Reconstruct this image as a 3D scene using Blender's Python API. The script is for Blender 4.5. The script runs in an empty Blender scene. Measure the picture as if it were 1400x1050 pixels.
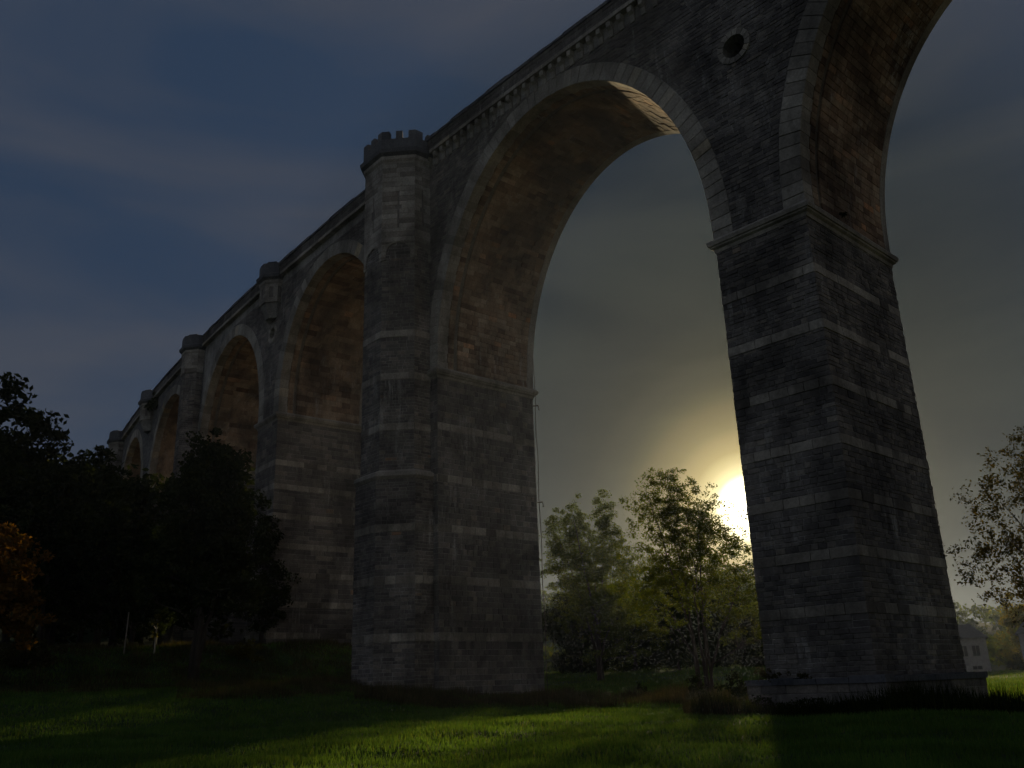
import bpy, math, random
import numpy as np
from mathutils import Vector, Matrix
from mathutils.geometry import tessellate_polygon
PI = math.pi
sc = bpy.context.scene
COL = sc.collection

# ------------------------------------------------------------------ camera
CAM = Vector((16.80, -34.72, 0.0))
YAW, PITCH, ROLL, FPX = -0.80761, 0.32608, -0.035, 1233.28
cd = bpy.data.cameras.new('camera'); cam = bpy.data.objects.new('camera', cd); COL.objects.link(cam)
fw = Vector((math.sin(YAW)*math.cos(PITCH), math.cos(YAW)*math.cos(PITCH), math.sin(PITCH)))
rt = Vector((math.cos(YAW), -math.sin(YAW), 0)); up = rt.cross(fw)
r2 = math.cos(ROLL)*rt + math.sin(ROLL)*up; u2 = -math.sin(ROLL)*rt + math.cos(ROLL)*up
M = Matrix((r2, u2, -fw)).transposed().to_4x4(); M.translation = CAM
cam.matrix_world = M
cd.sensor_width = 36.0; cd.lens = 36.0*FPX/1400.0
cd.clip_start = 0.1; cd.clip_end = 5000
sc.camera = cam

# ------------------------------------------------------------------ sun, sky, exposure
SUN = Vector((-0.5175, 0.8382, 0.1745)).normalized()       # towards the sun
sl = bpy.data.lights.new('sun', 'SUN'); sl.energy = 2.9; sl.angle = math.radians(1.3); sl.color = (1.0, 0.79, 0.46)
so = bpy.data.objects.new('sun', sl); COL.objects.link(so)
so.rotation_euler = (SUN).to_track_quat('Z', 'Y').to_euler(); so.location = (0, 0, 80)
SUN_EL = math.asin(SUN.z); SUN_AZ = math.atan2(SUN.x, SUN.y)
world = bpy.data.worlds.new("World"); sc.world = world; world.use_nodes = True
nt = world.node_tree; nt.nodes.clear()
def N(t, **k):
    n = nt.nodes.new(t)
    for a, b in k.items(): setattr(n, a, b)
    return n
def L(a, b): nt.links.new(a, b)
out = N('ShaderNodeOutputWorld'); bg = N('ShaderNodeBackground'); bg.inputs[1].default_value = 0.06
sky = N('ShaderNodeTexSky'); sky.sky_type = 'NISHITA'; sky.sun_disc = False
sky.sun_elevation = SUN_EL; sky.sun_rotation = SUN_AZ; sky.air_density = 1.0; sky.dust_density = 2.0
tc = N('ShaderNodeTexCoord')
dot = N('ShaderNodeVectorMath', operation='DOT_PRODUCT'); L(tc.outputs['Generated'], dot.inputs[0]); dot.inputs[1].default_value = SUN
ac = N('ShaderNodeMath', operation='ARCCOSINE'); L(dot.outputs['Value'], ac.inputs[0])
deg = N('ShaderNodeMath', operation='MULTIPLY'); L(ac.outputs[0], deg.inputs[0]); deg.inputs[1].default_value = 1/PI
# stretch the cloud field into streaks that lie low and wide
mp = N('ShaderNodeMapping'); mp.inputs['Scale'].default_value = (.8, 1.0, 3.6); mp.inputs['Rotation'].default_value = (0.12, 0.28, 0.5)
L(tc.outputs['Generated'], mp.inputs[0])
nz = N('ShaderNodeTexNoise'); nz.inputs['Scale'].default_value = 2.3; nz.inputs['Detail'].default_value = 7.0
nz.inputs['Roughness'].default_value = 0.5; nz.inputs['Distortion'].default_value = 0.5; L(mp.outputs[0], nz.inputs['Vector'])
cr = N('ShaderNodeValToRGB'); L(nz.outputs['Fac'], cr.inputs[0])
cr.color_ramp.elements[0].position = 0.36; cr.color_ramp.elements[0].color = (0, 0, 0, 1)
cr.color_ramp.elements[1].position = 0.66; cr.color_ramp.elements[1].color = (1, 1, 1, 1)
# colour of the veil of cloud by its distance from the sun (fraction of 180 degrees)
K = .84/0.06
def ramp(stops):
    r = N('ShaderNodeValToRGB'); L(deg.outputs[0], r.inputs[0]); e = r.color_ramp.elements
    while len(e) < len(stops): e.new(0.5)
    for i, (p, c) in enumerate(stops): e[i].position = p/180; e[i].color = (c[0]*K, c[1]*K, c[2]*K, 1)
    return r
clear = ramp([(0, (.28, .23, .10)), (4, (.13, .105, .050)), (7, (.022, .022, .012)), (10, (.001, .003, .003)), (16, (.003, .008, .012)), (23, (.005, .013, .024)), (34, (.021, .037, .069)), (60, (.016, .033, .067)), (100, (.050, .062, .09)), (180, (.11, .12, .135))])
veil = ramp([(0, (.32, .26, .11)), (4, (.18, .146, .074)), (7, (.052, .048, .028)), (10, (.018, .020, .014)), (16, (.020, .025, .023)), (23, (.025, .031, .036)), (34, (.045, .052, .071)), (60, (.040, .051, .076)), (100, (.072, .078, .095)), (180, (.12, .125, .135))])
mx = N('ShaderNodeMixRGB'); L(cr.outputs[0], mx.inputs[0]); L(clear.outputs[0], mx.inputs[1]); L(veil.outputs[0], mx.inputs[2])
# blown-out sun seen through thin cloud
core = ramp([(0, (6, 5.6, 4.2)), (1.3, (3.0, 2.7, 1.7)), (2.1, (.85, .72, .36)), (3.2, (.30, .22, .07)), (5, (.10, .072, .018)), (8, (.012, .009, .001)), (12, (0, 0, 0))])
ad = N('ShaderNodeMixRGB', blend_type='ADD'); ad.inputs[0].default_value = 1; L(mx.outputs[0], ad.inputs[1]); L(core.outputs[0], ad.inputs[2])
# a share of the clear-air sky shows through
sx = N('ShaderNodeSeparateXYZ'); L(tc.outputs['Generated'], sx.inputs[0])
ho = N('ShaderNodeMapRange'); L(sx.outputs['Z'], ho.inputs[0]); ho.inputs[1].default_value = 0.0; ho.inputs[2].default_value = 0.5; ho.inputs[3].default_value = 1.0; ho.inputs[4].default_value = 0.0
hp_ = N('ShaderNodeMath', operation='POWER'); L(ho.outputs[0], hp_.inputs[0]); hp_.inputs[1].default_value = 1.8
mk = N('ShaderNodeMath', operation='MULTIPLY_ADD'); L(hp_.outputs[0], mk.inputs[0]); mk.inputs[1].default_value = .75; L(cr.outputs[0], mk.inputs[2]); mk.use_clamp = True
L(mk.outputs[0], mx.inputs[0])
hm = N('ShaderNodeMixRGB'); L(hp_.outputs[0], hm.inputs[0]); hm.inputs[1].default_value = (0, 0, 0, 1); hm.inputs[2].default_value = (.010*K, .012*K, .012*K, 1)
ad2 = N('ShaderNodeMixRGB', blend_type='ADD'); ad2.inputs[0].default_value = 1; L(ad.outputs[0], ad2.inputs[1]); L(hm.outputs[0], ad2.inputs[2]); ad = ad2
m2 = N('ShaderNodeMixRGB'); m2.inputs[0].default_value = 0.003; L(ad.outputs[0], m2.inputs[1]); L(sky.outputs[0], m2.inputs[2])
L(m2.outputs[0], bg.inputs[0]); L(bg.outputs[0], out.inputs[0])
vs = sc.view_settings; sc.display_settings.display_device = 'sRGB'
vs.view_transform = 'Standard'; vs.look = 'None'; vs.exposure = 0.45; vs.gamma = 1.0; vs.use_curve_mapping = False
HZD = 0.0001
sc.cycles.volume_bounces = 0; sc.cycles.max_bounces = 8; sc.cycles.use_denoising = True
sc.cycles.sample_clamp_indirect = 3.0

# ------------------------------------------------------------------ materials
def mat(name):
    m = bpy.data.materials.new(name); m.use_nodes = True
    t = m.node_tree; b = t.nodes['Principled BSDF']; b.inputs['Roughness'].default_value = 0.9
    b.inputs['Specular IOR Level'].default_value = 0.25
    return m, t, b
def noise(t, vec, scale, detail=4, rough=.55, dist=0.):
    n = t.nodes.new('ShaderNodeTexNoise'); n.inputs['Scale'].default_value = scale; n.inputs['Detail'].default_value = detail
    n.inputs['Roughness'].default_value = rough; n.inputs['Distortion'].default_value = dist
    if vec: t.links.new(vec, n.inputs['Vector'])
    return n.outputs['Fac']
def cramp(t, fac, stops):
    r = t.nodes.new('ShaderNodeValToRGB'); t.links.new(fac, r.inputs[0]); e = r.color_ramp.elements
    while len(e) < len(stops): e.new(.5)
    for i, (p, c) in enumerate(stops):
        e[i].position = p; e[i].color = (c, c, c, 1) if isinstance(c, (int, float)) else (*c, 1)
    return r.outputs[0]
def mixc(t, f, a, b, mode='MIX'):
    m = t.nodes.new('ShaderNodeMixRGB'); m.blend_type = mode
    for i, v in enumerate((f, a, b)):
        if isinstance(v, (int, float)): m.inputs[i].default_value = v if i == 0 else (v, v, v, 1)
        elif isinstance(v, tuple): m.inputs[i].default_value = (*v, 1)
        else: t.links.new(v, m.inputs[i])
    return m.outputs[0]
def mth(t, op, a, b=0.):
    m = t.nodes.new('ShaderNodeMath'); m.operation = op
    for i, v in enumerate((a, b)):
        if isinstance(v, (int, float)): m.inputs[i].default_value = v
        else: t.links.new(v, m.inputs[i])
    return m.outputs[0]
def wpos(t, scale=(1, 1, 1)):
    g = t.nodes.new('ShaderNodeNewGeometry'); m = t.nodes.new('ShaderNodeMapping'); m.inputs['Scale'].default_value = scale
    t.links.new(g.outputs['Position'], m.inputs[0]); return m.outputs[0]
def tint(t):
    a = t.nodes.new('ShaderNodeAttribute'); a.attribute_name = 'tint'; return a.outputs['Fac']
def bump(t, b, h, s, d=.02):
    n = t.nodes.new('ShaderNodeBump'); n.inputs['Strength'].default_value = s; n.inputs['Distance'].default_value = d
    t.links.new(h, n.inputs['Height']); t.links.new(n.outputs[0], b.inputs['Normal'])
def stone_mat(name, stops, lime=.5, soot=.5, limecol=(.55, .54, .52), bs=.6):
    m, t, b = mat(name)
    p = wpos(t); c = cramp(t, tint(t), stops)
    # grain and blotches
    g = noise(t, p, 9., 6, .65); c = mixc(t, 1., c, cramp(t, g, [(.25, .62), (.75, 1.35)]), 'MULTIPLY')
    # damp and soot in large patches
    s = noise(t, p, .22, 5, .6, .6); c = mixc(t, soot, c, cramp(t, s, [(.38, .35), (.6, 1.25)]), 'MULTIPLY')
    s2 = noise(t, wpos(t, (.8, .8, .3)), 1.1, 6, .65, .8); c = mixc(t, soot*.7, c, cramp(t, s2, [(.33, .4), (.6, 1.15)]), 'MULTIPLY')
    # lime washed out of the joints, run down in vertical streaks
    st = noise(t, wpos(t, (2.2, 2.2, .22)), 1.5, 8, .72, .35); pa = noise(t, wpos(t, (1, 1, .7)), .30, 5, .62, .9)
    k = mth(t, 'MULTIPLY', cramp(t, st, [(.50, 0.), (.66, 1.)]), cramp(t, pa, [(.52, 0.), (.66, 1.)]))
    k = mth(t, 'MULTIPLY', k, cramp(t, g, [(.3, .3), (.6, 1.)]))
    c = mixc(t, mth(t, 'MULTIPLY', k, lime), c, limecol)
    t.links.new(c, b.inputs['Base Color'])
    bump(t, b, noise(t, p, 14., 6, .7), bs, .03)
    return m
DARK = stone_mat('dark_rubble_stone', [(0, (0.109, 0.101, 0.098)), (.35, (0.171, 0.157, 0.148)), (.7, (0.235, 0.213, 0.193)), (.95, (0.301, 0.266, 0.224)), (1, (0.378, 0.224, 0.147))], .9, .75)
LIGHT = stone_mat('light_sandstone', [(0, (0.221, 0.202, 0.176)), (.3, (0.312, 0.286, 0.247)), (.8, (0.442, 0.410, 0.358)), (1, (0.520, 0.429, 0.286))], .4, .7)
BAND = stone_mat('band_sandstone', [(0, (0.150, 0.135, 0.119)), (.25, (0.338, 0.306, 0.263)), (1, (0.475, 0.438, 0.381))], .5, .85)
SOFFIT = stone_mat('vault_stone', [(0, (0.143, 0.091, 0.062)), (.3, (0.286, 0.195, 0.130)), (.8, (0.416, 0.319, 0.227)), (1, (0.520, 0.260, 0.130))], .75, .95, bs=.8)
ASHLAR = stone_mat('tower_ashlar', [(0, (0.179, 0.158, 0.137)), (.3, (0.357, 0.326, 0.284)), (1, (0.462, 0.430, 0.383))], .3, .75)
COPE = stone_mat('coping_stone', [(0, (0.088, 0.094, 0.110)), (1, (0.187, 0.187, 0.198))], .2, .5)
MORTAR = stone_mat('mortar', [(0, (0.351, 0.338, 0.319)), (1, (0.351, 0.338, 0.319))], .6, .8)
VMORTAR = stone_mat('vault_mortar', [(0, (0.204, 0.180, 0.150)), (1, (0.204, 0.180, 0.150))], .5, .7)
FARWALL, t, b = mat('far_masonry')
br = t.nodes.new('ShaderNodeTexBrick'); br.inputs['Scale'].default_value = 1.; br.inputs['Brick Width'].default_value = .7; br.inputs['Row Height'].default_value = .3
br.inputs['Mortar Size'].default_value = .02; br.inputs['Color1'].default_value = (.09, .09, .1, 1); br.inputs['Color2'].default_value = (.19, .18, .17, 1); br.inputs['Mortar'].default_value = (.25, .24, .23, 1)
rm = t.nodes.new('ShaderNodeMapping'); rm.inputs['Rotation'].default_value = (PI/2, 0, 0); g = t.nodes.new('ShaderNodeNewGeometry')
t.links.new(g.outputs['Position'], rm.inputs[0]); t.links.new(rm.outputs[0], br.inputs['Vector'])
t.links.new(mixc(t, .7, br.outputs[0], cramp(t, noise(t, wpos(t), .4, 5), [(.35, .5), (.65, 1.2)]), 'MULTIPLY'), b.inputs['Base Color'])
METAL, t, b = mat('rusty_iron'); b.inputs['Base Color'].default_value = (.05, .03, .022, 1)
def flat(name, c, r=.8):
    m, t, b = mat(name); b.inputs['Roughness'].default_value = r
    t.links.new(mixc(t, 1., c, cramp(t, noise(t, wpos(t), 3., 5), [(.3, .7), (.7, 1.2)]), 'MULTIPLY'), b.inputs['Base Color']); return m
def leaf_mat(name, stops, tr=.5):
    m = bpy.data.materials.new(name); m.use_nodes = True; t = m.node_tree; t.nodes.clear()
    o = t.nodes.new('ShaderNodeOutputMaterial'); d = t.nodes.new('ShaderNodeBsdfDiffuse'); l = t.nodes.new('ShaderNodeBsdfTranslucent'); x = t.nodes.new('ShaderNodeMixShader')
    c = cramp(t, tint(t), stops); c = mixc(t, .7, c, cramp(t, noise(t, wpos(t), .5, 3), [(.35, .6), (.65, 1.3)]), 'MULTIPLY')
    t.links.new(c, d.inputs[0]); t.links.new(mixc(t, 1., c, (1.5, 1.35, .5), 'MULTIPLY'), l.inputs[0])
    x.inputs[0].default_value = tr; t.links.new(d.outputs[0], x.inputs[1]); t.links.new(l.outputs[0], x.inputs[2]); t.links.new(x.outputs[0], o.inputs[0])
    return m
LEAF = leaf_mat('leaf_green', [(0, (.04, .055, .012)), (.6, (.075, .11, .018)), (1, (.13, .145, .02))], .45)
LEAFY = leaf_mat('leaf_yellowing', [(0, (.06, .07, .012)), (.6, (.12, .12, .02)), (1, (.20, .15, .02))], .55)
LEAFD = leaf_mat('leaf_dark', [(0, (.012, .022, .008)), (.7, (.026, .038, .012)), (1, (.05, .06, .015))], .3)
LEAFO = leaf_mat('leaf_autumn', [(0, (.06, .06, .02)), (.5, (.17, .085, .02)), (1, (.26, .14, .03))], .35)
GRASS = leaf_mat('grass_blade', [(0, (.055, .12, .030)), (.6, (.095, .18, .042)), (1, (.16, .19, .05))], .45)
DRY = leaf_mat('dry_grass', [(0, (.03, .038, .014)), (.5, (.065, .062, .026)), (1, (.12, .10, .05))], .22)
LEAFB = leaf_mat('leaf_thin_brown', [(0, (.02, .022, .010)), (.6, (.045, .042, .015)), (1, (.10, .075, .02))], .25)
BARK = flat('bark', (.055, .045, .035))

# ------------------------------------------------------------------ helpers
WL = {}
def link(o, parent, loc):
    COL.objects.link(o); WL[o.name] = Vector(loc)
    if parent is not None:
        o.parent = parent; o.location = Vector(loc) - WL[parent.name]
    else: o.location = Vector(loc)
    return o
def empty(name, loc, label=None, cat=None, group=None):
    o = bpy.data.objects.new(name, None); link(o, None, loc); o.empty_display_size = .5
    if label: o['label'] = label
    if cat: o['category'] = cat
    if group: o['group'] = group
    return o
def holder(name, parent, loc):
    o = bpy.data.objects.new(name, None); o.empty_display_size = .3; return link(o, parent, loc)
class MB:
    def __init__(s): s.v = []; s.f = []; s.t = []; s.m = []
    def add(s, vs, fs, tint=.5, mi=0):
        o = len(s.v); s.v.extend(vs)
        for f in fs: s.f.append([i+o for i in f]); s.t.append(tint); s.m.append(mi)
    def build(s, name, mats, parent=None, loc=None, kind=None, smooth=False):
        if not s.v: return None
        V = np.array([tuple(v) for v in s.v], dtype=float)
        if loc is None: loc = WL[parent.name] if parent is not None else Vector((0, 0, 0))
        loc = Vector(loc); V -= np.array(loc)
        me = bpy.data.meshes.new(name); me.from_pydata(V.tolist(), [], s.f)
        for m in (mats if isinstance(mats, (list, tuple)) else [mats]): me.materials.append(m)
        if any(s.m): me.polygons.foreach_set('material_index', s.m)
        a = me.attributes.new('tint', 'FLOAT', 'FACE'); a.data.foreach_set('value', s.t)
        if smooth: me.polygons.foreach_set('use_smooth', [True]*len(s.f))
        me.update()
        o = bpy.data.objects.new(name, me); link(o, parent, loc)
        if kind: o['kind'] = kind
        return o
def centre(vs):
    c = Vector((0, 0, 0))
    for v in vs: c += v
    return c/len(vs)
def tag(o, label=None, cat=None, group=None, kind=None):
    if label: o['label'] = label
    if cat: o['category'] = cat
    if group: o['group'] = group
    if kind: o['kind'] = kind
    return o

# ------------------------------------------------------------------ viaduct frame: s along the curve, y depth, z height
KAP = 1.8329e-3
def P(s, y, z):
    th = KAP*s
    return Vector((math.sin(th)/KAP - y*math.sin(th), (1-math.cos(th))/KAP + y*math.cos(th), z))
W = 8.39; TOP = 36.8; ZB = -2.0
rnd = random.Random(7)
STONES = []          # candidates for single stones: (distance, verts, faces, tint, mat, parent)
def block_geo(q, MAP, h, bev=.014, base=-.05):
    """q: four (u,v) corners, counter-clockwise seen from outside; MAP(u,v,h)->world"""
    cu = sum(a for a, _ in q)/4; cv = sum(b for _, b in q)/4
    du = max(abs(a-cu) for a, _ in q) or 1; dv = max(abs(b-cv) for _, b in q) or 1
    ku = max(0.3, 1-bev/du); kv = max(.3, 1-bev/dv)
    vs = [MAP(a, b, base) for a, b in q] + [MAP(a, b, h-bev*.8) for a, b in q] + [MAP(cu+(a-cu)*ku, cv+(b-cv)*kv, h+rnd.uniform(-.006, .006)) for a, b in q]
    fs = [(8, 9, 10, 11)]
    for i in range(4):
        j = (i+1) % 4; fs += [(i, j, 4+j, 4+i), (4+i, 4+j, 8+j, 8+i)]
    return vs, fs
def facing(MAP, rows, intervals, sink, lenr=(.35, .85), hr=(.008, .05), gap=.014, ti=(0, 1), pick=None, off=0., mi=0, jit=.006):
    """lay stones in rows; intervals(z0,z1) -> list of (uL(z0),uR(z0),uL(z1),uR(z1))"""
    for z0, z1 in rows:
        for a0, b0, a1, b1 in intervals(z0, z1):
            wdt = max(b0-a0, b1-a1)
            if wdt < .06: continue
            cuts = [0.]
            while cuts[-1] < wdt:
                cuts.append(cuts[-1] + rnd.uniform(*lenr)*(1 if rnd.random() < .8 else 1.5))
            if len(cuts) > 2 and cuts[-1]-wdt > .5*(cuts[-1]-cuts[-2]): cuts.pop()
            cuts[-1] = wdt
            for i in range(len(cuts)-1):
                f0, f1 = cuts[i]/wdt, cuts[i+1]/wdt
                if (f1-f0)*wdt < 3*gap: continue
                q = [(a0+(b0-a0)*f0+gap, z0+gap), (a0+(b0-a0)*f1-gap, z0+gap), (a1+(b1-a1)*f1-gap, z1-gap), (a1+(b1-a1)*f0+gap, z1-gap)]
                if q[1][0]-q[0][0] < .02: q[1] = (q[0][0]+.02, q[1][1])
                if q[2][0]-q[3][0] < .02: q[2] = (q[3][0]+.02, q[2][1])
                q = [(a+rnd.uniform(-jit, jit), b+rnd.uniform(-jit, jit)) for a, b in q]
                h = off+rnd.uniform(*hr); tt = min(ti[1], ti[0]+(ti[1]-ti[0])*rnd.betavariate(2, 2.4)) if rnd.random() > .04 else ti[1]*rnd.random()
                vs, fs = block_geo(q, MAP, h)
                sink(vs, fs, tt, mi)
def rowlist(z0, z1, h=(.17, .27)):
    r = []; z = z0
    while z < z1-.12:
        n = min(z1, z+rnd.uniform(*h))
        if z1-n < .14: n = z1
        r.append((z, n)); z = n
    return r
def between(z0, z1, bands, bh):
    """split height range into dark stretches and light bands (tops given)"""
    segs = []; z = z0
    for bt in sorted(bands):
        if bt-bh > z0 and bt < z1: segs.append(('d', z, bt-bh)); segs.append(('b', bt-bh, bt)); z = bt
    segs.append(('d', z, z1)); return segs
def hexa(mb, pts, tint=.5, mi=0):
    """pts: 4 bottom ccw + 4 top ccw"""
    mb.add(pts, [(3, 2, 1, 0), (4, 5, 6, 7), (0, 1, 5, 4), (1, 2, 6, 5), (2, 3, 7, 6), (3, 0, 4, 7)], tint, mi)
def sbox(mb, s0, s1, y0, y1, z0, z1, tint=.5, mi=0, n=1):
    for i in range(n):
        a = s0+(s1-s0)*i/n; b = s0+(s1-s0)*(i+1)/n
        hexa(mb, [P(a, y0, z0), P(b, y0, z0), P(b, y1, z0), P(a, y1, z0), P(a, y0, z1), P(b, y0, z1), P(b, y1, z1), P(a, y1, z1)], tint, mi)

root = empty('railway_viaduct', P(-2.4, 4, -1.2), 'huge curved stone railway viaduct with tall round arches, banded piers and a battlemented tower', 'viaduct')
def mk_single(name, vs, fs, tt, m, parent, mi=0):
    mb = MB(); mb.add(vs, fs, tt); return mb.build(name, m, parent, centre(vs))

# ---- piers
def pier(sR, sL, imp, bands, bh, detail, zb=ZB, cornice=True, skipfront=None, lenr=(.26, .62)):
    h = holder('pier', root, P((sR+sL)/2, W/2, zb))
    core = MB(); sbox(core, sL, sR, 0, W, zb, imp-.01); core.build('pier_core', FARWALL if detail == 0 else MORTAR, h)
    stuff = MB(); bs = []; ss = []
    def FR(u, v, d): return P(u, -d, v)
    def RI(u, v, d): return P(sR+d, u, v)
    def sinkd(vs, fs, tt, mi): ss.append((vs, fs, tt))
    def sinkb(vs, fs, tt, mi): bs.append((vs, fs, tt))
    if detail:
        for k, z0, z1 in between(max(zb, -1.6), imp, bands, bh):
            if k == 'd': rows = rowlist(z0, z1) if detail == 2 else rowlist(z0, z1, (.3, .42)); sk = sinkd; lr = lenr
            else: rows = [(z0, z1)]; sk = sinkb; lr = (.6, 1.25)
            o = .0 if k == 'd' else .02; tr = (0, 1)
            fr = [(sL-.02, sR+.02)] if skipfront is None else [(sL-.02, skipfront[0]), (skipfront[1], sR+.02)]
            facing(FR, rows, lambda a, b: [(x, y, x, y) for x, y in fr], sk, lr, off=o, ti=tr)
            facing(RI, rows, lambda a, b: [(-.02, W+.02, -.02, W+.02)], sk, lr, off=o, ti=tr)
    if detail == 2:
        ss.sort(key=lambda e: (centre(e[0])-CAM).length)
    nsing = 300 if detail == 2 else 0
    for e in ss[:nsing]: mk_single('stone', *e[:3], DARK, h)
    for e in ss[nsing:]: stuff.add(*e[:3])
    stuff.build('facing_stones', DARK, h, kind='stuff')
    if detail >= 1:
        nb = 400 if detail == 2 else 0
        bst = MB()
        for e in bs[:nb]:
            if rnd.random() < .10: mk_single('band_stone', e[0], e[1], .02, BAND, h)
            else: mk_single('band_stone', e[0], e[1], e[2], BAND, h)
        for e in bs[nb:]: bst.add(e[0], e[1], .03 if rnd.random() < .12 else e[2])
        bst.build('band_stones', [BAND, DARK], h, kind='stuff')
    if cornice:
        prof = [(.0, -.55), (.06, -.55), (.10, -.38), (.22, -.30), (.24, -.22), (.30, -.20), (.34, -.02), (.30, .06), (.10, .20), (.0, .24)]
        mb = MB(); xs = [sL, sR]
        for i in range(len(prof)-1):
            (d0, z0), (d1, z1) = prof[i], prof[i+1]
            ring0 = [P(sL-d0, -d0, imp+z0), P(sR+d0, -d0, imp+z0), P(sR+d0, W+d0, imp+z0), P(sL-d0, W+d0, imp+z0)]
            ring1 = [P(sL-d1, -d1, imp+z1), P(sR+d1, -d1, imp+z1), P(sR+d1, W+d1, imp+z1), P(sL-d1, W+d1, imp+z1)]
            for k in range(4):
                j = (k+1) % 4; a0, b0, b1, a1 = ring0[k], ring0[j], ring1[j], ring1[k]
                n = 6
                for q in range(n):
                    mb.add([a0.lerp(b0, q/n), a0.lerp(b0, (q+1)/n), a1.lerp(b1, (q+1)/n), a1.lerp(b1, q/n)], [(0, 1, 2, 3)], .3+.4*rnd.random())
        mb.build('cornice', LIGHT, h)
    return h

# spans: (left spring s, right spring s, spring z, crown z, impost z)
IMPA, IMPC = 20.25, 23.45
ARCH = {0: (0., 22.8, 20.86, 35.0, IMPA), 1: (-27.35, -4.79, 20.86, 35.0, IMPA), 2: (-51.8, -34.5, 24.7, 34.9, IMPC), 3: (-73.3, -56.1, 24.7, 34.9, IMPC),
        4: (-94.9, -77.7, 24.7, 34.9, IMPC), 5: (-116.5, -99.3, 24.7, 34.9, IMPC), 6: (-138.1, -120.9, 24.7, 34.9, IMPC)}
RING = 1.0
pA = pier(0., -4.79, IMPA, [17.4, 14.75, 12.15, 9.6, 7.3, 5.0, 2.8], .45, 2)
pB = pier(-27.35, -34.5, IMPA, [16.65, 13.2, 10.0, 6.8, 3.4], .5, 1, zb=-2.5, skipfront=(-33.5, -28.2))
pC = pier(-51.8, -56.1, IMPC, [19.4, 17.3, 14.8, 12.3, 9.9, 7.5, 5.0], .5, 1, lenr=(.6, 1.3))
pD = pier(-73.3, -77.7, IMPC, [19.4, 17.0, 14.5, 12, 9.5, 7], .5, 0)
pE = pier(-94.9, -99.3, IMPC, [], .5, 0); pF = pier(-116.5, -120.9, IMPC, [], .5, 0); pG = pier(-138.1, -145., IMPC, [], .5, 0)
pR = pier(29.8, 22.8, IMPA, [], .5, 0)

# plinth of the nearest pier, rough slabs on top
pl = MB()
sbox(pl, -5.35, .55, -.62, W+.6, -2.0, -.16, .3)
pl.build('plinth_core', MORTAR, pA)
def FRp(u, v, d): return P(u, -.62-d, v)
def RIp(u, v, d): return P(.55+d, u, v)
rows = [(-1.7, -1.1), (-1.1, -.55), (-.55, -.16)]
cb = lambda vs, fs, tt, mi: mk_single('plinth_stone', vs, fs, tt, DARK, pA)
facing(FRp, rows, lambda a, b: [(-5.4, .6, -5.4, .6)], cb, (.7, 1.5), off=.0, ti=(.2, .9))
facing(RIp, rows, lambda a, b: [(-.66, W+.62, -.66, W+.62)], cb, (.7, 1.5), off=.0, ti=(.2, .9))
def TPp(u, v, d): return P(u, v, -.16+d)
facing(TPp, [(-.72, .02)], lambda a, b: [(-5.45, .66, -5.45, .66)], lambda vs, fs, tt, mi: mk_single('plinth_slab', vs, fs, tt, COPE, pA), (.9, 1.7), hr=(.10, .22), ti=(.0, .8), jit=.03)
facing(lambda u, v, d: P(v, -u, -.16+d), [(.03, .68)], lambda a, b: [(-W-.6, -.04, -W-.6, -.04)], lambda vs, fs, tt, mi: mk_single('plinth_slab', vs, fs, tt, COPE, pA), (.9, 1.7), hr=(.10, .22), ti=(.0, .8), jit=.03)

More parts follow.
